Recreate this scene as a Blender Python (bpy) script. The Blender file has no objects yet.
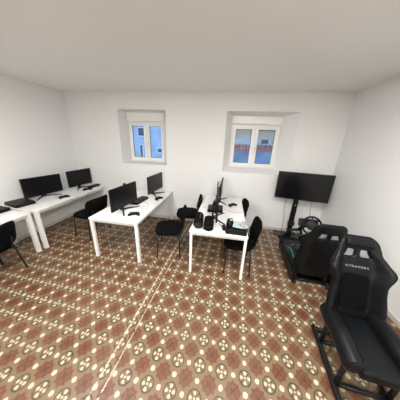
import bpy, bmesh, math, random
from mathutils import Vector, Matrix
random.seed(4)
PI = math.pi
C = bpy.context.scene.collection

# ------------------------------------------------------------------ materials
def mat(name, col, rough=.5, metal=0, spec=.5, emit=None, est=0, noise=None, bump=None):
    m = bpy.data.materials.new(name); m.use_nodes = True
    nt = m.node_tree; b = nt.nodes['Principled BSDF']
    b.inputs['Base Color'].default_value = (*col, 1)
    b.inputs['Roughness'].default_value = rough
    b.inputs['Metallic'].default_value = metal
    b.inputs['Specular IOR Level'].default_value = spec
    if emit:
        b.inputs['Emission Color'].default_value = (*emit, 1); b.inputs['Emission Strength'].default_value = est
    if noise or bump:
        tc = nt.nodes.new('ShaderNodeTexCoord')
        n = nt.nodes.new('ShaderNodeTexNoise'); n.inputs['Scale'].default_value = (noise or bump)[0]
        n.inputs['Detail'].default_value = 6
        nt.links.new(tc.outputs['Object'], n.inputs['Vector'])
        if noise:
            r = nt.nodes.new('ShaderNodeValToRGB'); k = noise[1]
            r.color_ramp.elements[0].position = .3; r.color_ramp.elements[1].position = .7
            r.color_ramp.elements[0].color = (*[c*(1-k) for c in col], 1)
            r.color_ramp.elements[1].color = (*[min(1, c*(1+k)) for c in col], 1)
            nt.links.new(n.outputs['Fac'], r.inputs['Fac']); nt.links.new(r.outputs['Color'], b.inputs['Base Color'])
        if bump:
            bp = nt.nodes.new('ShaderNodeBump'); bp.inputs['Strength'].default_value = bump[1]
            bp.inputs['Distance'].default_value = .002
            nt.links.new(n.outputs['Fac'], bp.inputs['Height']); nt.links.new(bp.outputs['Normal'], b.inputs['Normal'])
    return m

WALL = mat('wall_paint', (.80, .80, .79), .75, spec=.25, bump=(60, .15))
CEIL = mat('ceiling_paint', (.84, .84, .83), .85, spec=.2, bump=(50, .1))
SKIRT = mat('baseboard_tile', (.60, .57, .52), .4, noise=(9, .08))
UPVC = mat('window_plastic', (.86, .86, .84), .3, bump=(30, .03))
GASKET = mat('gasket_rubber', (.10, .10, .11), .6)
SHUT = mat('shutter_slats', (.62, .63, .64), .5, noise=(5, .05))
HANDLE = mat('handle_plastic', (.70, .70, .68), .3)
DESKTOP = mat('white_laminate', (.86, .86, .85), .38, noise=(3, .01))
FRAME = mat('white_steel', (.80, .80, .78), .35, bump=(80, .03))
FOOTP = mat('black_foot', (.02, .02, .02), .6)
PLAS = mat('black_plastic', (.004, .004, .0045), .45, spec=.28, bump=(180, .1))
PLAS2 = mat('dark_grey_plastic', (.016, .016, .017), .45, spec=.4, bump=(120, .08))
GLOSS = mat('gloss_black', (.012, .012, .013), .18)
SCREEN = mat('screen_glass', (.005, .005, .006), .3, spec=.22, bump=(300, .01))
TVGLASS = mat('tv_glass', (.006, .006, .007), .16, spec=.3, bump=(200, .005))
FABRIC = mat('black_fabric', (.004, .004, .0045), .9, spec=.08, noise=(160, .35), bump=(220, .5))
TUBE = mat('black_tube', (.007, .007, .0075), .4, spec=.35, bump=(60, .02))
LEATHER = mat('black_leatherette', (.0035, .0042, .0052), .42, spec=.22, bump=(140, .25))
SUEDE = mat('black_suede', (.003, .003, .0033), .85, spec=.08, noise=(90, .3), bump=(150, .4))
LETTER = mat('white_lettering', (.42, .42, .42), .6)
TEAL = mat('teal_piping', (.02, .30, .26), .5)
RUBBER = mat('black_rubber_mat', (.007, .007, .0075), .75, spec=.2, bump=(120, .4))
MATEDGE = mat('mat_edge', (.10, .085, .065), .7)
STEELG = mat('grey_steel', (.30, .30, .31), .35, metal=.8)
CABLEW = mat('white_cable', (.75, .75, .73), .5)
CABLEG = mat('grey_cable', (.40, .40, .40), .5)
CARD = mat('pale_green_card', (.36, .47, .45), .3, noise=(30, .15))
BAG = mat('clear_grey_plastic', (.33, .34, .36), .15, noise=(40, .45))
PURP = mat('dark_plate', (.022, .017, .021), .5, bump=(60, .1))

def glass():
    m = bpy.data.materials.new('window_glass'); m.use_nodes = True
    nt = m.node_tree; nt.nodes.clear()
    o = nt.nodes.new('ShaderNodeOutputMaterial'); mx = nt.nodes.new('ShaderNodeMixShader')
    t = nt.nodes.new('ShaderNodeBsdfTransparent'); g = nt.nodes.new('ShaderNodeBsdfGlossy')
    t.inputs['Color'].default_value = (.93, .96, .97, 1); g.inputs['Roughness'].default_value = .02
    f = nt.nodes.new('ShaderNodeFresnel'); f.inputs['IOR'].default_value = 1.45
    nt.links.new(f.outputs[0], mx.inputs[0]); nt.links.new(t.outputs[0], mx.inputs[1]); nt.links.new(g.outputs[0], mx.inputs[2])
    nt.links.new(mx.outputs[0], o.inputs['Surface']); return m
GLASS = glass()

def floor_mat():
    m = bpy.data.materials.new('hydraulic_cement_tiles'); m.use_nodes = True
    nt = m.node_tree; N = nt.nodes; L = nt.links; b = N['Principled BSDF']
    def val(x):
        return x
    def M(op, a, c=None, clamp=False):
        n = N.new('ShaderNodeMath'); n.operation = op; n.use_clamp = clamp
        for i, v in enumerate((a, c)):
            if v is None: continue
            if isinstance(v, (int, float)): n.inputs[i].default_value = v
            else: L.new(v, n.inputs[i])
        return n.outputs[0]
    tc = N.new('ShaderNodeTexCoord'); sp = N.new('ShaderNodeSeparateXYZ'); L.new(tc.outputs['Object'], sp.inputs[0])
    th = math.radians(-2.1); st = .1050
    dx = M('SUBTRACT', sp.outputs[0], -.2675); dy = M('SUBTRACT', sp.outputs[1], -2.1078)
    s = M('DIVIDE', M('ADD', M('MULTIPLY', dx, math.cos(th)), M('MULTIPLY', dy, math.sin(th))), .1014)
    t = M('DIVIDE', M('SUBTRACT', M('MULTIPLY', dy, math.cos(th)), M('MULTIPLY', dx, math.sin(th))), .1088)
    p = M('MULTIPLY', M('ADD', s, t), .5); q = M('MULTIPLY', M('SUBTRACT', s, t), .5)
    fp = M('FLOOR', p); fq = M('FLOOR', q)
    par = M('FLOORED_MODULO', M('ADD', fp, fq), 2.0)               # 0 = red star, 1 = flower
    cp = M('SUBTRACT', M('FRACT', p), .5); cq = M('SUBTRACT', M('FRACT', q), .5)
    ap = M('ABSOLUTE', cp); aq = M('ABSOLUTE', cq)
    r = M('SQRT', M('ADD', M('MULTIPLY', cp, cp), M('MULTIPLY', cq, cq)))
    # wear noise used to break the outlines
    nz = N.new('ShaderNodeTexNoise'); nz.inputs['Scale'].default_value = 26; nz.inputs['Detail'].default_value = 5
    L.new(tc.outputs['Object'], nz.inputs['Vector'])
    wob = M('MULTIPLY', M('SUBTRACT', nz.outputs['Fac'], .5), .11)
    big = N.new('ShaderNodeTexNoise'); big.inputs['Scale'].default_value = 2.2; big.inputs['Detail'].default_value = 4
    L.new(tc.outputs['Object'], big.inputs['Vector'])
    def mask(d, lim, w=.03):                                        # 1 where d < lim
        return M('DIVIDE', M('SUBTRACT', lim, M('ADD', d, wob)), w, True)
    # cream dots: at cell corners
    dc = M('SQRT', M('ADD', M('POWER', M('SUBTRACT', .5, ap), 2.0), M('POWER', M('SUBTRACT', .5, aq), 2.0)))
    dot = mask(dc, .145)
    # red eight-point star
    dsq = M('MAXIMUM', ap, aq); ddi = M('MULTIPLY', M('ADD', ap, aq), .74)
    star = mask(M('MINIMUM', dsq, ddi), .375)
    core = mask(M('ADD', M('MINIMUM', ap, aq), M('MULTIPLY', r, .10)), .055)     # darker cross inside the star
    pink = M('MULTIPLY', mask(M('ABSOLUTE', M('SUBTRACT', r, .24)), .035), .5)
    # flower: dark broken ring, cream petals, dark heart
    ring = mask(M('ABSOLUTE', M('SUBTRACT', r, .355)), .05)
    diag = M('ABSOLUTE', M('SUBTRACT', ap, aq))
    petal = M('MULTIPLY', mask(diag, .11), mask(M('ABSOLUTE', M('SUBTRACT', r, .22)), .09))
    cross = mask(M('MINIMUM', ap, aq), .045)
    inside = mask(r, .36)
    heart = mask(r, .075)
    def mixc(f, a, c):
        n = N.new('ShaderNodeMix'); n.data_type = 'RGBA'
        if isinstance(f, (int, float)): n.inputs['Factor'].default_value = f
        else: L.new(f, n.inputs['Factor'])
        for k, v in ((6, a), (7, c)):
            if isinstance(v, tuple): n.inputs[k].default_value = (*v, 1)
            else: L.new(v, n.inputs[k])
        return n.outputs[2]
    TAUPE = (.175, .118, .064); CREAM = (.62, .52, .36); RED = (.130, .043, .021); DRED = (.055, .022, .012)
    DARK = (.045, .033, .021); PINK = (.19, .080, .045)
    redc = mixc(core, mixc(pink, RED, PINK), DRED)
    cellA = mixc(star, TAUPE, redc)
    cellB = mixc(inside, TAUPE, (.20, .145, .09))
    cellB = mixc(cross, cellB, mixc(inside, TAUPE, DARK))
    cellB = mixc(ring, cellB, DARK)
    cellB = mixc(petal, cellB, CREAM)
    cellB = mixc(heart, cellB, CREAM)
    base = mixc(par, cellA, cellB)
    base = mixc(dot, base, CREAM)
    # thin tile joints
    jt = M('MINIMUM', M('ABSOLUTE', M('SUBTRACT', M('FRACT', M('MULTIPLY', s, .5)), .5)), M('ABSOLUTE', M('SUBTRACT', M('FRACT', M('MULTIPLY', t, .5)), .5)))
    joint = M('MULTIPLY', M('LESS_THAN', jt, .007), .45)
    base = mixc(joint, base, (.13, .10, .07))
    # the repaired seam: two pale mortar lines running towards the window wall
    ss = M('ADD', s, M('MULTIPLY', M('SUBTRACT', nz.outputs['Fac'], .5), .25))
    s1 = M('LESS_THAN', M('ABSOLUTE', M('ADD', ss, 6.05)), .07)
    s2 = M('LESS_THAN', M('ABSOLUTE', M('ADD', ss, 5.25)), .06)
    seam = M('MULTIPLY', M('MAXIMUM', s1, s2), M('GREATER_THAN', nz.outputs['Fac'], .42))
    base = mixc(M('MULTIPLY', seam, .8), base, (.60, .50, .38))
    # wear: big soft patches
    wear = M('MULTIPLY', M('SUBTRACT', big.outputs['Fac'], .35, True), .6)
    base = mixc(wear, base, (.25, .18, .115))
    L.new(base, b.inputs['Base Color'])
    L.new(M('ADD', M('MULTIPLY', nz.outputs['Fac'], .25), .26), b.inputs['Roughness'])
    b.inputs['Specular IOR Level'].default_value = .45
    return m
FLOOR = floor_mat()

# ------------------------------------------------------------------ mesh helpers
class MB:
    def __init__(s): s.bm = bmesh.new()
    def box(s, c, d, rot=None, bev=0, seg=2):
        t = bmesh.new(); bmesh.ops.create_cube(t, size=1)
        for v in t.verts: v.co = Vector((v.co.x*d[0], v.co.y*d[1], v.co.z*d[2]))
        if bev: bmesh.ops.bevel(t, geom=t.edges[:], offset=bev, segments=seg, affect='EDGES', profile=.5)
        return s._add(t, c, rot)
    def _add(s, t, c=(0, 0, 0), rot=None, mtx=None):
        M_ = Matrix.Translation(Vector(c))
        if rot is not None:
            R = rot if isinstance(rot, Matrix) else (Matrix.Rotation(rot[2], 4, 'Z') @ Matrix.Rotation(rot[1], 4, 'Y') @ Matrix.Rotation(rot[0], 4, 'X'))
            M_ = M_ @ R.to_4x4()
        if mtx is not None: M_ = mtx
        t.transform(M_)
        me = bpy.data.meshes.new('t'); t.to_mesh(me); t.free(); s.bm.from_mesh(me); bpy.data.meshes.remove(me)
        return s
    def tube(s, pts, r, seg=10, cap=True):
        pts = [Vector(p) for p in pts]; rings = []; n = len(pts)
        up = None
        for i, p in enumerate(pts):
            d = (pts[min(i+1, n-1)] - pts[max(i-1, 0)]).normalized()
            if up is None:
                up = Vector((0, 0, 1)) if abs(d.z) < .9 else Vector((1, 0, 0))
            a = (up - d*up.dot(d)).normalized(); up = a; b_ = d.cross(a)
            rr = r[i] if isinstance(r, (list, tuple)) else r
            rings.append([s.bm.verts.new(p + a*rr*math.cos(2*PI*k/seg) + b_*rr*math.sin(2*PI*k/seg)) for k in range(seg)])
        for A, B in zip(rings, rings[1:]):
            for k in range(seg):
                s.bm.faces.new((A[k], A[(k+1) % seg], B[(k+1) % seg], B[k]))
        if cap:
            s.bm.faces.new(rings[0][::-1]); s.bm.faces.new(rings[-1])
        return s
    def torus(s, c, R, r, nrm, segR=36, seg=10, sx=1, sy=1):
        q = Vector((0, 0, 1)).rotation_difference(Vector(nrm)); rings = []
        for i in range(segR):
            a = 2*PI*i/segR; ring = []
            for k in range(seg):
                b_ = 2*PI*k/seg
                v = Vector(((R + r*math.cos(b_))*math.cos(a)*sx, (R + r*math.cos(b_))*math.sin(a)*sy, r*math.sin(b_)))
                ring.append(s.bm.verts.new(Vector(c) + q @ v))
            rings.append(ring)
        for i in range(segR):
            A, B = rings[i], rings[(i+1) % segR]
            for k in range(seg): s.bm.faces.new((A[k], B[k], B[(k+1) % seg], A[(k+1) % seg]))
        return s
    def lathe(s, prof, c=(0, 0, 0), axis=(0, 0, 1), seg=28):
        q = Vector((0, 0, 1)).rotation_difference(Vector(axis)); rings = []
        for (r, z) in prof:
            rings.append([s.bm.verts.new(Vector(c) + q @ Vector((max(r, 1e-4)*math.cos(2*PI*k/seg), max(r, 1e-4)*math.sin(2*PI*k/seg), z))) for k in range(seg)])
        for A, B in zip(rings, rings[1:]):
            for k in range(seg): s.bm.faces.new((A[k], A[(k+1) % seg], B[(k+1) % seg], B[k]))
        s.bm.faces.new(rings[0][::-1]); s.bm.faces.new(rings[-1]); return s
    def prism(s, outline, h, c=(0, 0, 0), rot=None, bev=0, seg=2):
        t = bmesh.new(); n = len(outline)
        lo = [t.verts.new((x, y, 0)) for x, y in outline]; hi = [t.verts.new((x, y, h)) for x, y in outline]
        fs = [t.faces.new(lo[::-1]), t.faces.new(hi)]
        for i in range(n): t.faces.new((lo[i], lo[(i+1) % n], hi[(i+1) % n], hi[i]))
        if bev:
            es = [e for f in fs for e in f.edges]
            bmesh.ops.bevel(t, geom=es, offset=bev, segments=seg, affect='EDGES', profile=.5)
        return s._add(t, c, rot)
    def quad(s, *vs):
        s.bm.faces.new([s.bm.verts.new(v) for v in vs]); return s
    def build(s, name, m, parent=None, smooth=False, sub=0, loc=None):
        bmesh.ops.recalc_face_normals(s.bm, faces=s.bm.faces[:])
        me = bpy.data.meshes.new(name); s.bm.to_mesh(me); s.bm.free()
        if smooth:
            for p in me.polygons: p.use_smooth = True
        me.materials.append(m)
        o = bpy.data.objects.new(name, me); C.objects.link(o)
        if smooth == 'auto':
            md = o.modifiers.new('edges', 'EDGE_SPLIT'); md.split_angle = math.radians(40)
        if sub:
            md = o.modifiers.new('sub', 'SUBSURF'); md.levels = sub; md.render_levels = sub
        if parent: o.parent = parent
        if loc: o.location = loc
        return o

def tag(o, label, cat, group=None):
    o['label'] = label; o['category'] = cat
    if group: o['group'] = group
    return o
def thing(name, label, cat, loc=(0, 0, 0), rz=0, group=None):
    o = bpy.data.objects.new(name, None); C.objects.link(o); o.empty_display_size = .1
    o.location = loc; o.rotation_euler = (0, 0, rz)
    return tag(o, label, cat, group)
def structure(o): o['kind'] = 'structure'; return o
def dup(root, loc, rz, label):
    r = root.copy(); C.objects.link(r); r.location = loc; r.rotation_euler = (0, 0, rz); r['label'] = label
    for ch in list(root.children):
        c = ch.copy(); C.objects.link(c); c.parent = r
        for g in list(ch.children):
            d = g.copy(); C.objects.link(d); d.parent = c
    return r
def rrect(w, h, r, n=5):
    o = []
    for cx, cy, a0 in ((w/2-r, h/2-r, 0), (-w/2+r, h/2-r, 90), (-w/2+r, -h/2+r, 180), (w/2-r, -h/2+r, 270)):
        for k in range(n+1):
            a = math.radians(a0 + 90*k/n); o.append((cx + r*math.cos(a), cy + r*math.sin(a)))
    return o
def smooth_path(pts, n=6):
    P = [Vector(p) for p in pts]; out = []
    for i in range(len(P)-1):
        p0, p1, p2, p3 = P[max(i-1, 0)], P[i], P[i+1], P[min(i+2, len(P)-1)]
        for k in range(n):
            t = k/n
            out.append(.5*((2*p1) + (p2-p0)*t + (2*p0-5*p1+4*p2-p3)*t*t + (3*p1-p0-3*p2+p3)*t**3))
    out.append(P[-1]); return out

# ------------------------------------------------------------------ the room
XL, XR, YB, YF, H = -3.79, 2.11, 0.0, -6.6, 2.838
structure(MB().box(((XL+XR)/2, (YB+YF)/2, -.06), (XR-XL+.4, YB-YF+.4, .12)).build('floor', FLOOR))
structure(MB().box(((XL+XR)/2, (YB+YF)/2+.1, H+.06), (XR-XL+.4, YB-YF+1.0, .12)).build('ceiling', CEIL))
structure(MB().box((XL-.06, (YB+YF)/2, H/2), (.12, YB-YF+.2, H)).build('wall_left', WALL))
structure(MB().box((XR+.06, (YB+YF)/2, H/2), (.12, YB-YF+.2, H)).build('wall_right', WALL))
structure(MB().box(((XL+XR)/2, YF-.06, H/2), (XR-XL+.4, .12, H)).build('wall_front', WALL))

# window wall with two splayed recesses (outer rectangle in the wall plane, inner rectangle 0.3 m deeper)
W1o, W1i = (-2.515, -1.405, 1.345, 2.507), (-2.462, -1.532, 1.372, 2.482)
W2o, W2i = (-.118, 1.255, 1.292, 2.505), (.000, 1.030, 1.372, 2.456)
wb = MB(); DEP = .30; OUT = .42
xs = [XL-.1, W1o[0], W1o[1], W2o[0], W2o[1], XR+.1]
for i in range(5):
    a, b_ = xs[i], xs[i+1]
    if i in (1, 3):
        w = W1o if i == 1 else W2o
        wb.quad((a, 0, -.05), (b_, 0, -.05), (b_, 0, w[2]), (a, 0, w[2])); wb.quad((a, 0, w[3]), (b_, 0, w[3]), (b_, 0, H+.05), (a, 0, H+.05))
    else: wb.quad((a, 0, -.05), (b_, 0, -.05), (b_, 0, H+.05), (a, 0, H+.05))
for o_, n_ in ((W1o, W1i), (W2o, W2i)):
    co = [(o_[0], 0, o_[2]), (o_[1], 0, o_[2]), (o_[1], 0, o_[3]), (o_[0], 0, o_[3])]
    ci = [(n_[0], DEP, n_[2]), (n_[1], DEP, n_[2]), (n_[1], DEP, n_[3]), (n_[0], DEP, n_[3])]
    ce = [(n_[0], OUT, n_[2]), (n_[1], OUT, n_[2]), (n_[1], OUT, n_[3]), (n_[0], OUT, n_[3])]
    for k in range(4):
        wb.quad(co[k], co[(k+1) % 4], ci[(k+1) % 4], ci[k]); wb.quad(ci[k], ci[(k+1) % 4], ce[(k+1) % 4], ce[k])
xe = [XL-.1, W1i[0], W1i[1], W2i[0], W2i[1], XR+.1]
for i in range(5):
    a, b_ = xe[i], xe[i+1]
    if i in (1, 3):
        w = W1i if i == 1 else W2i
        wb.quad((a, OUT, -.05), (b_, OUT, -.05), (b_, OUT, w[2]), (a, OUT, w[2])); wb.quad((a, OUT, w[3]), (b_, OUT, w[3]), (b_, OUT, H+.05), (a, OUT, H+.05))
    else: wb.quad((a, OUT, -.05), (b_, OUT, -.05), (b_, OUT, H+.05), (a, OUT, H+.05))
bmesh.ops.remove_doubles(wb.bm, verts=wb.bm.verts[:], dist=1e-4)
structure(wb.build('wall_back', WALL))

structure(MB().box(((XL+XR)/2, -.008, .035), (XR-XL, .016, .07), bev=.004).build('baseboard_back', SKIRT))
structure(MB().box((XL+.008, (YF-.02)/2, .035), (.016, -YF-.02, .07), bev=.004).build('baseboard_left', SKIRT))
structure(MB().box((XR-.008, (YF-.02)/2, .035), (.016, -YF-.02, .07), bev=.004).build('baseboard_right', SKIRT))

def window(name, inner, box_z, zt, shutter):
    x0, x1, z0, _ = inner; y = DEP
    w = bpy.data.objects.new(name, None); C.objects.link(w); w.location = ((x0+x1)/2, y, z0); structure(w)
    ox, oy, oz = w.location
    def L(c): return (c[0]-ox, c[1]-oy, c[2]-oz)
    def bar(mb, xa, xb, za, zb, yy, d): mb.box(L(((xa+xb)/2, yy, (za+zb)/2)), (xb-xa, d, zb-za), bev=.004)
    f = MB(); t = .045
    bar(f, x0, x0+t, z0, zt, y+.05, .07); bar(f, x1-t, x1, z0, zt, y+.05, .07)
    bar(f, x0+t, x1-t, z0, z0+t, y+.05, .07); bar(f, x0+t, x1-t, zt-t, zt, y+.05, .07)
    f.build('window_frame', UPVC, w)
    bx_ = MB(); bar(bx_, x0, x1, box_z[0], box_z[1], y+.03, .14); bx_.build('shutter_box', UPVC, w)
    xm = (x0+x1)/2
    for sx0, sx1 in ((x0+.03, xm-.002), (xm+.002, x1-.03)):
        s = MB(); b = .07; za, zb = z0+.03, zt-.03
        bar(s, sx0, sx0+b, za, zb, y+.02, .055); bar(s, sx1-b, sx1, za, zb, y+.02, .055)
        bar(s, sx0+b, sx1-b, za, za+b, y+.02, .055); bar(s, sx0+b, sx1-b, zb-b, zb, y+.02, .055)
        so = s.build('sash', UPVC, w)
        g = MB(); g.box(L(((sx0+sx1)/2, y+.03, (za+zb)/2)), (sx1-sx0-2*b+.01, .006, zb-za-2*b+.01)); g.build('pane', GLASS, so)
        k = MB(); e = .008
        for (xa, xb, zc, zd) in ((sx0+b, sx0+b+e, za+b, zb-b), (sx1-b-e, sx1-b, za+b, zb-b), (sx0+b, sx1-b, za+b, za+b+e), (sx0+b, sx1-b, zb-b-e, zb-b)):
            k.box(L(((xa+xb)/2, y+.018, (zc+zd)/2)), (xb-xa, .012, zd-zc))
        k.build('gasket', GASKET, so)
    h = MB(); h.box(L((xm+.035, y-.014, (z0+zt)/2-.02)), (.026, .016, .07), bev=.005)
    h.tube([L((xm+.035, y-.02, (z0+zt)/2)), L((xm+.035, y-.045, (z0+zt)/2)), L((xm+.035, y-.048, (z0+zt)/2-.11))], .009, 8)
    h.build('handle', HANDLE, w)
    if shutter:
        sh = MB(); n = 7; za = zt - shutter
        for i in range(n):
            hh = shutter/n; sh.box(L((xm, y+.098, za+hh*(i+.5))), (x1-x0-.06, .012, hh*.92), bev=.004)
        sh.build('roller_shutter', SHUT, w)
    return w
window('window_1', W1i, (2.300, W1i[3]), 2.298, 0)
window('window_2', W2i, (2.296, W2i[3]), 2.294, .30)

# ------------------------------------------------------------------ outside
BLUEWALL = mat('blue_grey_render', (.34, .47, .66), .8, noise=(1.5, .22))
SLATE = mat('slate_blue_wall', (.15, .24, .40), .8, noise=(2.2, .25))
PALE = mat('pale_facade', (.60, .70, .82), .8, noise=(2, .06))
ROOFT = mat('red_roof_tiles', (.34, .13, .12), .8, noise=(6, .2))
DKGL = mat('dark_window', (.035, .06, .11), .2, noise=(3, .2))
def house(name, label, x0, x1, y0, y1, z0, z1, m, wins, roof=None):
    o = thing(name, label, 'building', ((x0+x1)/2, (y0+y1)/2, z0))
    c = o.location
    MB().box((0, 0, (z1-z0)/2), (x1-x0, y1-y0, z1-z0)).build('facade', m, o)
    for (a, b, za, zb) in wins:
        f = MB(); f.box(((a+b)/2-c.x, y0-c.y-.02, (za+zb)/2-z0), (b-a+.12, .06, zb-za+.12)); fr = f.build('window', PALE, o)
        g = MB(); g.box(((a+b)/2-c.x, y0-c.y-.05, (za+zb)/2-z0), (b-a, .03, zb-za)); g.build('pane', DKGL, fr)
    if roof:
        r = MB(); yf, zf, yb_, zb_ = roof
        t = bmesh.new()
        pr = [(yf, zf-.08), (yb_, zb_-.08), (yb_, zb_), (yf, zf)]
        A = [t.verts.new((x0-.2-c.x, p[0]-c.y, p[1]-z0)) for p in pr]; B = [t.verts.new((x1+.2-c.x, p[0]-c.y, p[1]-z0)) for p in pr]
        t.faces.new(A); t.faces.new(B[::-1])
        for i in range(4): t.faces.new((A[i], A[(i+1) % 4], B[(i+1) % 4], B[i]))
        r._add(t)
        k = int((x1-x0+.4)/.22)
        for i in range(k):
            xx = x0-.2+.11+.22*i-c.x
            r.tube([(xx, yf-c.y, zf-z0+.01), (xx, yb_-c.y, zb_-z0+.01)], .06, 6)
        r.build('tiled_roof', ROOFT, o)
    return o
house('building', 'low slate blue house with a red tiled roof seen through the right window', -1.6, 6.5, 6.0, 7.1, -3, 1.52, SLATE, [], roof=(5.85, 1.53, 7.1, 1.73))
house('building', 'pale house with small dark windows behind the red roof, right window', -1.6, 8, 7.6, 12, -3, 5.2, PALE,
      [(1.85, 2.25, 1.84, 2.12), (2.5, 2.9, 1.84, 2.12), (3.4, 3.8, 1.84, 2.12)])
house('building', 'blue grey building with a dark window seen through the left window', -9.5, -2.4, 6.0, 11, -3, 5.5, BLUEWALL,
      [(-5.22, -4.86, 2.02, 2.42), (-5.17, -5.05, .75, 1.50), (-4.1, -3.75, 1.15, 1.35)])

# ------------------------------------------------------------------ desks
def desk(label, x0, x1, y0, y1, lw=.056):
    cx, cy = (x0+x1)/2, (y0+y1)/2; w, l = x1-x0, y1-y0
    t = thing('desk', label, 'desk', (cx, cy, 0), 0, 'white office desks')
    MB().box((0, 0, .727), (w, l, .026), bev=.003).build('tabletop', DESKTOP, t)
    f = MB(); i = .03; b = .05
    for sx in (-1, 1): f.box((sx*(w/2-i-.0125-.005), 0, .684), (.025, l-2*i, .044), bev=.002)
    for sy in (-1, 1): f.box((0, sy*(l/2-i-.0125-.005), .684), (w-2*i, .025, .044), bev=.002)
    f.build('frame', FRAME, t)
    for sx in (-1, 1):
        for sy in (-1, 1):
            g = MB(); g.box((sx*(w/2-.006-lw/2), sy*(l/2-.006-lw/2), .364), (lw, lw, .700), bev=.003)
            lg = g.build('leg', FRAME, t)
            MB().lathe([(lw*.38, 0), (lw*.38, .014)], (sx*(w/2-.006-lw/2), sy*(l/2-.006-lw/2), 0)).build('foot', FOOTP, lg)
    return t
desk('white desk along the left wall nearer the window wall, holding two monitors', -3.785, -3.044, -1.743, -.035)
desk('white desk at the left edge of the photo, holding only a flat console', -3.785, -3.060, -3.50, -1.790)
desk('white desk in the middle row left of the three black chairs, holding two monitors', -2.069, -1.260, -1.742, -.03, .045)
desk('white desk right of centre carrying the speaker, grey box and two edge-on monitors', -.455, .354, -1.775, -.062, .036)

# ------------------------------------------------------------------ monitors
def monitor(label, x, y, zc, deg, w=.66, h=.365, loop=False):
    """faces local -Y; base on the desk at z=.74"""
    Z0 = .74; t = thing('monitor', label, 'monitor', (x, y, Z0), math.radians(deg), 'gaming monitors on the desks')
    zc -= Z0
    # housing with curved back
    hb = MB(); hb.box((0, .012, zc), (w, .024, h), bev=.004); hb.box((0, .033, zc-.01), (w*.55, .030, h*.55), bev=.012)
    hb.build('housing', PLAS, t)
    MB().box((0, -.0012, zc+.006), (w-.016, .003, h-.030), bev=.001).build('screen', SCREEN, t)
    n = MB(); n.box((0, .075, zc/2+.01), (.055, .028, zc-.0), bev=.006); n.box((0, .055, zc), (.07, .05, .07), bev=.006)
    nk = n.build('stand_neck', PLAS, t)
    if loop:
        lp = MB(); lp.tube(smooth_path([(-.03, .085, .06), (-.034, .09, zc+.10), (0, .09, zc+.145), (.034, .09, zc+.10), (.03, .085, .06)]), .009, 8)
        lp.build('cable_loop', PLAS, nk, True)
    f = MB()
    f.box((0, .075, .010), (.075, .075, .020), bev=.006)
    for s in (-1, 1):
        f.tube([(0, .07, .018), (s*.10, -.01, .014), (s*.22, -.115, .0095)], [.017, .013, .009], 8)
    f.tube([(0, .075, .016), (0, .14, .011)], [.015, .010], 8)
    f.build('stand_foot', PLAS2, t)
    b = MB(); b.box((w*.42, -.002, zc-h/2+.008), (.02, .004, .005)); b.build('power_button', PLAS2, t)
    return t
monitor('large black monitor on the left-wall desk, nearer the camera, beside a flat console', -3.563, -1.103, .973, 78)
monitor('black monitor at the far end of the left-wall desk by the room corner', -3.40, -.385, 1.0, 84, w=.60, h=.36)
monitor('big black monitor on the near end of the middle desk, webcam on its top edge', -1.671, -1.331, 1.003, 84.5)
monitor('black monitor on the far end of the middle desk, below the left window', -1.536, -.358, 1.011, 86)
monitor('edge-on black monitor at the near end of the right-hand desk, above the grey box', -.100, -1.270, 1.00, 93, loop=False)
monitor('edge-on black monitor at the far end of the right-hand desk, tallest tip against the wall', -.080, -.405, 1.00, 89, loop=True)

# webcam clipped on the near middle monitor
wc = thing('webcam', 'small black webcam clipped on the top edge of the middle desk monitor', 'webcam', (-1.683, -1.30, 1.1855), math.radians(84.5))
MB().box((0, 0, .014), (.055, .03, .026), bev=.008).build('housing', PLAS, wc)
MB().lathe([(.009, 0), (.009, .005), (.006, .006)], (0, -.015, .014), (0, -1, 0), 14).build('lens', GLOSS, wc)

# ------------------------------------------------------------------ consoles (flat black slabs)
def console(label, x, y, deg, w, d, h=.055):
    t = thing('game_console', label, 'game console', (x, y, .74), math.radians(deg), 'flat black consoles beside the monitors')
    m = MB()
    sk = .02
    for (za, zb, dx) in ((.006, h*.48, 0), (h*.56, h, .004)):
        m.prism(rrect(w-dx, d-dx, .008), zb-za, (0, 0, za), bev=.003)
    m.prism(rrect(w-.02, d-.02, .006), h*.2, (0, 0, h*.42))
    m.build('body', PLAS, t)
    MB().box((0, -d/2+.002, h*.75), (w*.5, .006, .006)).build('disc_slot', GLOSS, t)
    MB().box((w*.18, .02, h+.0006), (.07, .045, .0012)).build('emblem_patch', PLAS2, t)
    for sx in (-1, 1):
        for sy in (-1, 1): MB().lathe([(.012, 0), (.012, .008)], (sx*w*.38, sy*d*.38, 0), seg=12).build('rubber_foot', FOOTP, t)
    return t
console('flat black console left of the near left-wall monitor, against the wall', -3.575, -1.555, 78, .28, .36)
console('flat black console at the far end of the left-wall desk, right of the corner monitor', -3.235, -.20, 84, .28, .10, .045)
console('flat black console at the left edge of the photo on the nearest desk', -3.58, -1.95, 86, .32, .30)
console('flat black console behind the near monitor of the middle desk', -1.668, -.875, 84, .40, .15, .05)
console('black console under the edge-on monitors on the right-hand desk', -.16, -.93, 92, .26, .27)

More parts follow.
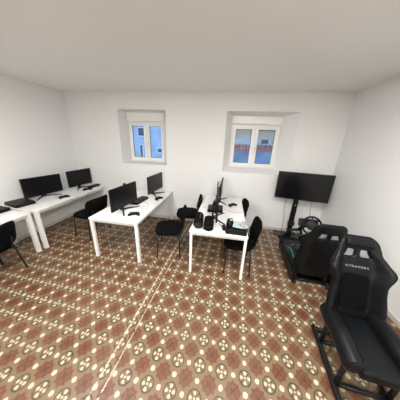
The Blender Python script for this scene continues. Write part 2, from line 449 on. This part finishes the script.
# ------------------------------------------------------------------ gamepads
def gamepad():
    t = thing('gamepad', 'x', 'gamepad', (0, 0, 0), 0, 'black gamepads on the desks')
    half = [(0, .032), (.03, .034), (.052, .036), (.068, .026), (.078, -.004), (.084, -.045), (.074, -.058), (.058, -.048), (.042, -.016), (.02, -.010), (0, -.010)]
    out = half + [(-x, y) for x, y in half[-2:0:-1]]
    MB().prism(out[::-1], .034, (0, 0, .0), bev=.009, seg=3).build('body', PLAS, t, 'auto')
    for s in (-1, 1):
        MB().lathe([(.007, 0), (.006, .008), (.011, .010), (.011, .013), (.004, .014)], (s*.026, .000, .033), seg=14).build('thumbstick', PLAS2, t, True)
    MB().box((-.052, .016, .036), (.022, .007, .004)).box((-.052, .016, .036), (.007, .022, .0038)).build('direction_pad', PLAS2, t)
    b = MB()
    for dx, dy in ((0, .009), (0, -.009), (.009, 0), (-.009, 0)): b.lathe([(.004, 0), (.004, .003)], (.052+dx, .016+dy, .034), seg=10)
    b.build('buttons', PLAS2, t)
    return t
gp = gamepad()
spots = [(-1.447, -1.475, 20, 'black gamepad in front of the webcam monitor on the middle desk'),
         (-1.375, -.650, 75, 'black gamepad at the far end of the middle desk, below the window-side monitor'),
         (-3.205, -1.065, 70, 'black gamepad right of the near left-wall monitor'),
         (-3.19, -.475, 60, 'black gamepad in front of the corner monitor on the left-wall desk'),
         (.142, -.625, 45, 'black gamepad alone on the white far half of the right-hand desk')]
for i, (x, y, d, lb) in enumerate(spots):
    if i == 0: gp.location = (x, y, .74); gp.rotation_euler = (0, 0, math.radians(d)); gp['label'] = lb; gp.scale = (1.1,)*3
    else: dup(gp, (x, y, .74), math.radians(d), lb)

# ------------------------------------------------------------------ chairs (face local +X)
def chair():
    t = thing('chair', 'x', 'chair', (0, 0, 0), 0, 'black fabric chairs with thin tube legs')
    # seat cushion: rounded plan, domed
    out = [(x, y) for x, y in rrect(.44, .47, .11, 7)]
    m = MB(); m.prism(out, .055, (.01, 0, .425), bev=.022, seg=4); m.build('seat', FABRIC, t, 'auto')
    # backrest: curved rounded panel leaning back
    b = MB(); NX, NZ = 12, 10; Wd, Hh = .53, .37
    def bp(u, v, k):
        y = u*Wd/2; z = v*Hh/2
        # superellipse outline
        e = 5.0; s = (abs(u)**e + abs(v)**e)**(1/e); mx = max(abs(u), abs(v))
        if s > 0: y *= mx/s; z *= mx/s
        x = .05*(y/(Wd/2))**2 + k*.019*math.sqrt(max(0, 1-mx**6))
        return Vector((-.225 - (z+.16)*.22 + x, y, .645 + z))
    g = [[[b.bm.verts.new(bp(-1+2*i/NX, -1+2*j/NZ, k)) for j in range(NZ+1)] for i in range(NX+1)] for k in (-1, 1)]
    for k in (0, 1):
        for i in range(NX):
            for j in range(NZ):
                b.bm.faces.new((g[k][i][j], g[k][i+1][j], g[k][i+1][j+1], g[k][i][j+1]))
    bmesh.ops.remove_doubles(b.bm, verts=b.bm.verts[:], dist=1e-5)
    b.build('backrest', FABRIC, t, True)
    for sx in (-1, 1):
        for sy in (-1, 1):
            l = MB(); l.tube([(sx*.175, sy*.205, .425), (sx*.18, sy*.222, .25), (sx*.195, sy*.25, .012)], .0115, 10)
            lg = l.build('leg', TUBE, t, True)
            MB().lathe([(.015, 0), (.015, .03), (.012, .034)], (sx*.1955, sy*.2505, 0), seg=12).build('foot_cap', FOOTP, lg)
    f = MB()
    for sy in (-1, 1): f.tube([(-.175, sy*.205, .418), (.175, sy*.205, .418)], .011, 8)
    for sx in (-1, 1): f.tube([(sx*.175, -.205, .418), (sx*.175, .205, .418)], .011, 8)
    f.build('seat_frame', TUBE, t, True)
    for sy in (-1, 1):
        u = MB(); u.tube(smooth_path([(-.16, sy*.15, .416), (-.225, sy*.15, .43), (-.235, sy*.15, .50), (-.262, sy*.15, .60)], 5), .010, 8)
        u.build('back_support', TUBE, t, True)
    return t
ch = chair()
chs = [(-.925, -1.250, 193, 'black chair in the aisle between the middle and right-hand desks, nearer the camera'),
       (-.762, -.53, 190, 'black chair in the aisle between the middle and right-hand desks, nearer the window wall'),
       (.272, -1.40, 180, 'black chair at the right side of the right-hand desk, tucked behind the grey box'),
       (.165, -.53, 186, 'black chair at the far right corner of the right-hand desk, only its back showing'),
       (-2.690, -1.035, 172, 'black chair between the left-wall desk and the middle desk'),
       (-3.075, -2.430, 186, 'black chair cut by the left edge of the photo, at the nearest desk')]
for i, (x, y, d, lb) in enumerate(chs):
    if i == 0: ch.location = (x, y, 0); ch.rotation_euler = (0, 0, math.radians(d)); ch['label'] = lb
    else: dup(ch, (x, y, 0), math.radians(d), lb)

# ------------------------------------------------------------------ things on the right-hand desk
sp = thing('speaker', 'black cylindrical speaker lying at the near left corner of the right-hand desk', 'speaker', (-.362, -1.535, .74), math.radians(6))
sp.scale = (1.1, 1.1, 1.1)
MB().lathe([(.040, -.155), (.055, -.150), (.062, -.135), (.062, .135), (.055, .150), (.040, .155)], (0, 0, .062), (0, 1, 0)).build('body', FABRIC, sp, 'auto')
MB().lathe([(.046, 0), (.046, .006), (.034, .002), (.012, .006), (.003, .008)], (0, -.153, .062), (0, -1, 0)).build('end_cone', GLOSS, sp, 'auto')
MB().box((.02, 0, .1235), (.016, .16, .006), bev=.002).build('handle_strip', PLAS2, sp)

hc = thing('case', 'black rounded fabric case standing beside the speaker on the right-hand desk', 'case', (-.200, -1.605, .74), math.radians(4))
hc.scale = (1.08, 1.05, 1.15)
MB().prism(rrect(.125, .24, .05, 6), .115, (0, 0, 0), bev=.016, seg=3).build('body', FABRIC, hc, 'auto')
MB().prism(rrect(.129, .244, .05, 6), .008, (0, 0, .055)).build('zip', PLAS2, hc)

bx = thing('tray', 'black open box holding plastic packets at the near right corner of the right-hand desk', 'box', (.195, -1.605, .74), math.radians(-2))
m = MB(); tw, td, thh = .285, .275, .068
m.box((0, 0, .005), (tw, td, .010))
for s in (-1, 1):
    m.box((s*(tw/2-.004), 0, thh/2), (.008, td, thh), bev=.002); m.box((0, s*(td/2-.004), thh/2), (tw, .008, thh), bev=.002)
m.build('body', PLAS, bx)
MB().box((0, -td/2+.004, thh+.002), (tw+.004, .012, .006), bev=.002).box((0, td/2-.004, thh+.002), (tw+.004, .012, .006), bev=.002).box((tw/2-.004, 0, thh+.002), (.012, td, .006), bev=.002).box((-tw/2+.004, 0, thh+.002), (.012, td, .006), bev=.002).build('rim', PLAS2, bx)
pk = thing('packet', 'pale green card packet lying on top of the black box', 'packet', (.215, -1.59, .81), math.radians(-4))
pk.rotation_euler = (math.radians(-4), math.radians(3), math.radians(-6))
MB().box((0, 0, .012), (.14, .20, .022), bev=.006).build('card', CARD, pk)
MB().box((.035, -.03, .0245), (.05, .09, .003), bev=.001).build('window_panel', BAG, pk)
bg = thing('plastic_bag', 'crumpled clear grey plastic bag at the right side of the black box', 'bag', (.315, -1.575, .808), 0)
b = MB(); t_ = bmesh.new(); bmesh.ops.create_icosphere(t_, subdivisions=3, radius=1)
rr = random.Random(3)
for v in t_.verts:
    k = 1 + rr.uniform(-.22, .22); v.co = Vector((v.co.x*.055*k, v.co.y*.105*k, max(-.6, v.co.z)*.026*k + .016))
b._add(t_); b.build('film', BAG, bg)
hs = thing('headset', 'black headset with thick pads at the left end of the black box', 'headset', (.095, -1.60, .815), math.radians(8))
for sy in (-1, 1):
    MB().lathe([(.020, -.016), (.034, -.012), (.036, 0), (.034, .012), (.022, .016)], (-.004, sy*.052, .036), (1, .25*sy, 0)).build('ear_pad', PLAS, hs, True)
MB().tube(smooth_path([(-.004, -.052, .060), (.02, -.04, .078), (.03, 0, .086), (.02, .04, .078), (-.004, .052, .060)]), .008, 8).build('headband', PLAS2, hs, True)
hp = thing('adapter', 'small black power adapter on the desk left of the black box', 'adapter', (.020, -1.625, .74), math.radians(10))
MB().box((0, 0, .028), (.05, .085, .056), bev=.008).build('body', PLAS, hp)
MB().tube(smooth_path([(-.01, .04, .03), (-.02, .10, .008), (-.05, .17, .005)]), .004, 6).build('lead', PLAS, hp, True)

def cable(label, pts, m, r=.0035, name='cable'):
    z = smooth_path(pts, 8)
    return tag(MB().tube(z, r, 6).build(name, m, None, True), label, 'cable', None)
D_ = .7437
cable('grey cable looping over the far end of the middle desk', [(-1.62, -.80, D_), (-1.50, -.92, D_), (-1.42, -1.02, D_), (-1.50, -1.15, D_), (-1.40, -1.22, D_), (-1.36, -1.10, D_)], CABLEG)
cable('grey cable across the right-hand desk from the gamepad side', [(.0, -.86, D_), (.10, -.93, D_), (.20, -.96, D_), (.33, -.93, D_)], CABLEG)
cable('grey cable on the right-hand desk left of the edge-on monitors', [(-.40, -.86, D_), (-.32, -.82, D_), (-.26, -.88, D_)], CABLEG)
cable('grey cable in front of the near left-wall monitor', [(-3.42, -1.0, D_), (-3.36, -1.10, D_), (-3.29, -1.15, D_), (-3.25, -1.12, D_)], CABLEG)
cable('pale cable hanging under the nearest desk on the left wall', [(-3.62, -2.0, .63), (-3.50, -1.98, .36), (-3.42, -1.90, .15), (-3.52, -1.78, .006), (-3.70, -1.60, .006)], CABLEG, .006)

# ------------------------------------------------------------------ TV on its floor stand
TVX, TVY, TVA = 1.499, -.277, math.radians(-9.4)
tv = thing('television', 'wide black flat screen television on the black floor stand', 'television', (TVX, TVY, .865), TVA)
MB().box((0, .018, .275), (.97, .036, .55), bev=.006).box((0, .045, .22), (.60, .04, .34), bev=.015).build('housing', GLOSS, tv)
MB().box((0, -.0015, .279), (.952, .004, .524), bev=.001).build('screen', TVGLASS, tv)
MB().box((0, -.003, .008), (.06, .005, .007)).build('badge', PLAS2, tv)
st = thing('television_stand', 'black floor stand with a wide column under the television', 'stand', (1.460, -.19, .008), TVA)
MB().box((0, .0, .62), (.095, .050, 1.24), bev=.006).build('column', PLAS, st)
MB().prism(rrect(.60, .24, .03), .012, (0, 0, 0), bev=.004).build('base_plate', GLOSS, st)
m = MB(); m.box((.03, -.028, 1.12), (.36, .012, .30), bev=.003); m.build('bracket', PLAS2, st)
m = MB(); m.box((.004, -.027, .72), (.032, .006, .032), bev=.002); m.build('badge', STEELG, st)
m = MB(); m.box((0, -.02, .30), (.13, .05, .10), bev=.008); m.build('cable_cover', PLAS2, st)
cable('thin black cable hanging from the left underside of the television', [(1.27, -.19, .90), (1.265, -.185, .75), (1.29, -.14, .55), (1.33, -.10, .36), (1.34, -.09, .10), (1.36, -.07, .026)], PLAS, .004)
cable('thin black cable hanging from the right underside of the television', [(1.74, -.27, .87), (1.735, -.26, .72), (1.78, -.24, .5), (1.83, -.20, .2), (1.85, -.16, .014)], PLAS, .004)

ps = thing('power_strip', 'white power strip on the floor below the television', 'power strip', (1.93, -.075, 0), 0)
MB().box((0, 0, .03), (.30, .065, .06), bev=.008).build('housing', CABLEW, ps)
for k in range(4): MB().lathe([(.020, 0), (.020, .003)], (-.11+.072*k, 0, .0595), seg=16).build('socket', CABLEG, ps)
for k, (dx, hgt, dp) in enumerate(((-.115, .085, .05), (.055, .07, .06))):
    pa = thing('plug_adapter', ('tall white plug adapter at the left end of the power strip', 'lower white plug adapter at the right of the power strip')[k], 'plug', (1.72+dx, -.095-dx*.1, .0625), math.radians(-6))
    MB().box((0, 0, hgt/2), (.075, dp, hgt), bev=.010).build('body', CABLEW, pa)
    MB().tube(smooth_path([(0, -dp/2, hgt*.4), (.01, -dp/2-.04, .02), (.05, -dp/2-.05, -.03)]), .004, 6).build('lead', CABLEW, pa, True)

# ------------------------------------------------------------------ floor mat
mt = thing('floor_mat', 'thin black rubber mat under the far racing rig and television stand', 'mat', (1.655, -.86, 0))
MB().prism(rrect(.88, 1.36, .02), .008, (0, 0, 0)).build('sheet', RUBBER, mt)
f = MB(); f.box((0, -.682, .006), (.88, .010, .012)); f.box((-.443, 0, .004), (.008, 1.36, .008)); f.build('edge_strip', MATEDGE, mt)

# ------------------------------------------------------------------ racing rigs
def lerp_table(tab, z):
    for (a, va), (b, vb) in zip(tab, tab[1:]):
        if z <= b:
            t = (z-a)/(b-a); t = t*t*(3-2*t); return va+(vb-va)*t
    return tab[-1][1]
WID = [(0, .250), (.10, .270), (.25, .265), (.35, .247), (.44, .242), (.50, .275), (.55, .300), (.63, .250), (.70, .205), (.78, .190), (.83, .172), (.86, .140), (.88, .085)]
BOL = [(0, .10), (.15, .12), (.30, .11), (.42, .13), (.52, .165), (.56, .15), (.64, .085), (.70, .05), (.80, .035), (.88, .015)]
def seat_shell(REC):
    """back of a bucket seat, faces -Y, h along the reclined back, two belt slots"""
    b = MB(); hs_ = [0, .05, .11, .18, .25, .31, .37, .43, .485, .535, .57, .62, .655, .690, .725, .77, .825, .86, .88]
    S = [-1, -.95, -.84, -.68, -.56, -.44, -.30, -.12, 0, .12, .30, .44, .56, .68, .84, .95, 1]
    slot_rows = (12, 13); slot_cols = (4, 5, 6, 9, 10, 11)      # cells removed
    def pt(s, h, side):
        w = lerp_table(WID, h); bo = lerp_table(BOL, h); a = abs(s)
        x = s*w
        if .68 < h < .74 and .5 < a < .6: x *= .84
        k = 0 if a < .50 else min(1, (a-.50)/.34); k = k*k*(3-2*k)
        fr = -bo*k
        if a > .84: fr += bo*.25*(a-.84)/.16
        bk = .045 - bo*.80*(0 if a < .6 else ((a-.6)/.4)**1.5)
        if a >= .999: fr = bk = (fr*.6+bk*.4)
        if side == 0: y = fr - .014*(1-a*a)*(1 if .18 < h < .58 else .4)
        else: y = bk
        if h > .85: y = y*.5 + .012
        if h > .879: y = .014
        return Vector((x, y, h))
    R = Matrix.Rotation(-REC, 3, 'X')
    V = [[[b.bm.verts.new(R @ pt(s, h, k)) for s in S] for h in hs_] for k in (0, 1)]
    nh, ns = len(hs_), len(S)
    def hole(i, j): return i in slot_rows and j in slot_cols
    for k in (0, 1):
        for i in range(nh-1):
            for j in range(ns-1):
                if hole(i, j): continue
                b.bm.faces.new((V[k][i][j], V[k][i][j+1], V[k][i+1][j+1], V[k][i+1][j]))
    for i in range(nh-1):
        for j in range(ns-1):
            if not hole(i, j): continue
            for (di, dj, e) in ((-1, 0, ((i, j), (i, j+1))), (1, 0, ((i+1, j), (i+1, j+1))), (0, -1, ((i, j), (i+1, j))), (0, 1, ((i, j+1), (i+1, j+1)))):
                if not hole(i+di, j+dj):
                    (a0, a1), (b0, b1) = e
                    b.bm.faces.new((V[0][a0][a1], V[0][b0][b1], V[1][b0][b1], V[1][a0][a1]))
    for j in range(ns-1):
        b.bm.faces.new((V[0][0][j], V[0][0][j+1], V[1][0][j+1], V[1][0][j]))
    bmesh.ops.remove_doubles(b.bm, verts=b.bm.verts[:], dist=2e-4)
    return b, R
def rig_seat(t, REC, z0):
    """seat parts parented to t; hinge of back and cushion at local (0,0,z0)"""
    def shift(mb): mb.bm.transform(Matrix.Translation((0, 0, z0))); return mb
    b, R = seat_shell(REC)
    back = shift(b).build('seat_back', LEATHER, t, True, sub=1)
    # centre panel
    c = MB(); c.prism(rrect(.25, .36, .05), .012, (0, 0, 0), bev=.005)
    c.bm.transform(Matrix.Rotation(PI/2, 4, 'X')); c.bm.transform(Matrix.Translation((0, -.010, .30))); c.bm.transform(R.to_4x4())
    shift(c).build('centre_panel', SUEDE, back)
    # head pad
    hp_ = MB(); hp_.box((0, -.020, .805), (.26, .045, .085), bev=.02, seg=3); hp_.bm.transform(R.to_4x4())
    shift(hp_).build('head_pad', LEATHER, back, 'auto')
    # cushion with side bolsters
    q = MB(); q.box((0, -.27, .015), (.34, .54, .10), bev=.03, seg=3)
    for s in (-1, 1): q.tube(smooth_path([(s*.205, .01, .06), (s*.215, -.15, .075), (s*.215, -.35, .07), (s*.205, -.52, .045)]), [.085]*6+[.085]*6+[.08]*6+[.06], 12)
    cu = shift(q).build('seat_cushion', LEATHER, t, 'auto')
    return back, cu, R

# near rig, facing the camera
REC2 = math.radians(20); Z2 = .385
r2 = thing('racing_seat', 'large black racing seat with white lettering at the right edge, facing the camera', 'racing seat', (1.29, -2.435, 0), math.radians(-5.8), 'racing simulator seats')
r2.scale = (.90, .92, .94)
back2, cu2, R2 = rig_seat(r2, REC2, Z2)
m = MB()
for s in (-1, 1):
    m.tube(smooth_path([(s*.22, .10, .03), (s*.22, .06, .03), (s*.22, -.70, .03), (s*.22, -.78, .03)], 4), .025, 10)
    m.tube([(s*.20, -.05, .05), (s*.20, -.05, Z2-.03)], .022, 10); m.tube([(s*.20, -.42, .05), (s*.20, -.42, Z2-.03)], .022, 10)
m.tube([(-.22, -.05, .04), (.22, -.05, .04)], .022, 10); m.tube([(-.22, -.42, .04), (.22, -.42, .04)], .022, 10)
m.tube([(-.22, .09, .03), (.22, .09, .03)], .024, 10)
m.build('base_frame', TUBE, r2, True)
# lettering
cv = bpy.data.curves.new('letters', 'FONT'); cv.body = 'GTRACERS'; cv.size = .034; cv.align_x = 'CENTER'; cv.align_y = 'CENTER'; cv.extrude = .0015; cv.space_character = 1.25
tmp = bpy.data.objects.new('letters', cv); C.objects.link(tmp)
dg = bpy.context.evaluated_depsgraph_get(); me = bpy.data.meshes.new_from_object(tmp.evaluated_get(dg)); C.objects.unlink(tmp); bpy.data.objects.remove(tmp)
me.transform(Matrix.Rotation(PI/2, 4, 'X')); me.transform(Matrix.Diagonal((1, 1, .78, 1))); me.transform(Matrix.Translation((-.004, -.022, .557))); me.transform(R2.to_4x4()); me.transform(Matrix.Translation((0, 0, Z2)))
xs_ = [v.co.x for v in me.vertices]; kx = .197/(max(xs_)-min(xs_)); me.transform(Matrix.Diagonal((kx*1.06, 1, 1, 1)))
me.materials.append(LETTER)
lo = bpy.data.objects.new('lettering', me); C.objects.link(lo); lo.parent = back2; lo['label'] = 'white lettering across the upper back'

# far rig, facing the television
REC1 = math.radians(8); Z1 = .17
r1 = thing('racing_seat', 'black racing seat and wheel rig on the mat, facing the television', 'racing seat', (1.33, -1.62, .008), PI-math.radians(3), 'racing simulator seats')
back1, cu1, R1 = rig_seat(r1, REC1, Z1)
m = MB()
for s in (-1, 1):
    m.tube(smooth_path([(s*.22, .06, .025), (s*.22, -.20, .025), (s*.22, -.72, .025), (s*.21, -.98, .04), (s*.16, -1.02, .20), (s*.09, -.92, .38), (s*.03, -.80, .46)], 6), .024, 10)
    m.tube([(s*.20, -.03, .03), (s*.20, -.03, Z1-.02)], .020, 10); m.tube([(s*.20, -.42, .03), (s*.20, -.42, Z1-.02)], .020, 10)
m.tube([(-.22, -.03, .025), (.22, -.03, .025)], .020, 10); m.tube([(-.22, -.42, .025), (.22, -.42, .025)], .020, 10)
m.tube([(-.21, -.98, .04), (.21, -.98, .04)], .020, 10)
m.build('rig_frame', TUBE, r1, True)
for s in (-1, 1):
    m = MB(); m.box((s*.255, -.22, .13), (.02, .56, .20), bev=.008); m.build('side_panel', PLAS, r1)
tp = MB(); tp.tube(smooth_path([(.262, -.55, .225), (.255, -.48, .275), (.235, -.38, .328), (.232, -.22, .333), (.24, -.13, .325)], 6), .007, 8)
o = tp.build('piping', TEAL, cu1, True); o['label'] = 'teal curved piping'
pb = MB(); pb.box((0, -.76, .10), (.40, .26, .13), rot=(math.radians(-12), 0, 0), bev=.01); pbo = pb.build('pedal_base', PURP, r1)
for k in (-1, 0, 1):
    pp = MB(); pp.box((k*.10, -.66, .20), (.05, .015, .10), rot=(math.radians(-30), 0, 0), bev=.004); pp.build('pedal', STEELG, pbo)
WC = Vector((-.075, -.55, .685)); WN = Vector((0, .92, .38)).normalized()
wbm = MB(); wbm.box(WC + Vector((0, -.155, -.03)), (.25, .22, .15), rot=(math.radians(22), 0, 0), bev=.03, seg=3)
wbm.tube([WC + Vector((0, -.20, -.08)), (0, -.82, .46)], .03, 10)
wbm.tube([WC - WN*.01, WC - WN*.09], .035, 14)
wbo = wbm.build('wheel_base', PLAS, r1)
wr = MB(); wr.torus(WC, .142, .016, WN); wro = wr.build('steering_wheel_rim', LEATHER, wbo, True)
q = Vector((0, 0, 1)).rotation_difference(WN)
sk = MB()
for a in (0, PI, -PI/2):
    d = q @ Vector((math.cos(a), math.sin(a), 0)); sk.tube([WC + d*.03, WC + d*.135], [.020, .012], 8)
sk.lathe([(.075, -.03), (.078, 0), (.062, .012), (.01, .018)], WC, WN, 20)
sk.build('spokes', PLAS2, wbo)
# shifter arm
m = MB(); m.tube([(-.30, -.36, .30), (-.31, -.40, .42)], .012, 8); m.lathe([(.012, 0), (.024, .015), (.024, .035), (.010, .048)], (-.31, -.40, .42), seg=16)
m.box((-.30, -.36, .26), (.09, .14, .10), bev=.012); m.tube([(-.30, -.36, .03), (-.30, -.36, .24)], .018, 8)
m.build('gear_shifter', PLAS, r1)

# ------------------------------------------------------------------ ceiling lights
LAMP = mat('lamp_diffuser', (.9, .9, .9), .5, emit=(1, .985, .955), est=62)
LFR = mat('lamp_frame', (.8, .8, .8), .4)
def light(x, y, label):
    t = thing('ceiling_light', label, 'ceiling light', (x, y, H), 0, 'square ceiling panels')
    MB().box((0, 0, -.012), (.64, .64, .024), bev=.003).build('frame', LFR, t)
    MB().box((0, 0, -.0255), (.59, .59, .003)).build('diffuser', LAMP, t)
light(-1.6, -2.95, 'square ceiling light panel above the aisle left of the camera')
light(.6, -2.75, 'square ceiling light panel above the right-hand desk side of the room')
light(-1.6, -5.2, 'square ceiling light panel at the rear left of the room')
light(.6, -5.2, 'square ceiling light panel at the rear right of the room')

# ------------------------------------------------------------------ sky
w = bpy.data.worlds.new('sky'); bpy.context.scene.world = w; w.use_nodes = True
bg_ = w.node_tree.nodes['Background']; bg_.inputs['Color'].default_value = (.55, .74, 1, 1); bg_.inputs['Strength'].default_value = 1.5

# ------------------------------------------------------------------ camera
cd = bpy.data.cameras.new('camera'); cam = bpy.data.objects.new('camera', cd); C.objects.link(cam)
F = Vector((-.14324769, .93179355, -.33352793)); R = Vector((.98553886, .16512521, .03803713)); U = Vector((-.09051662, .32325601, .94197255))
M_ = Matrix((R, U, -F)).transposed().to_4x4(); M_.translation = Vector((0, -3.8511, 1.95325)); cam.matrix_world = M_
cd.sensor_fit = 'HORIZONTAL'; cd.sensor_width = 36; cd.lens = 171.721/400*36; cd.clip_start = .02
bpy.context.scene.camera = cam
vs = bpy.context.scene.view_settings
vs.view_transform = 'Standard'; vs.look = 'None'; vs.gamma = 1; vs.exposure = 0; vs.use_curve_mapping = False
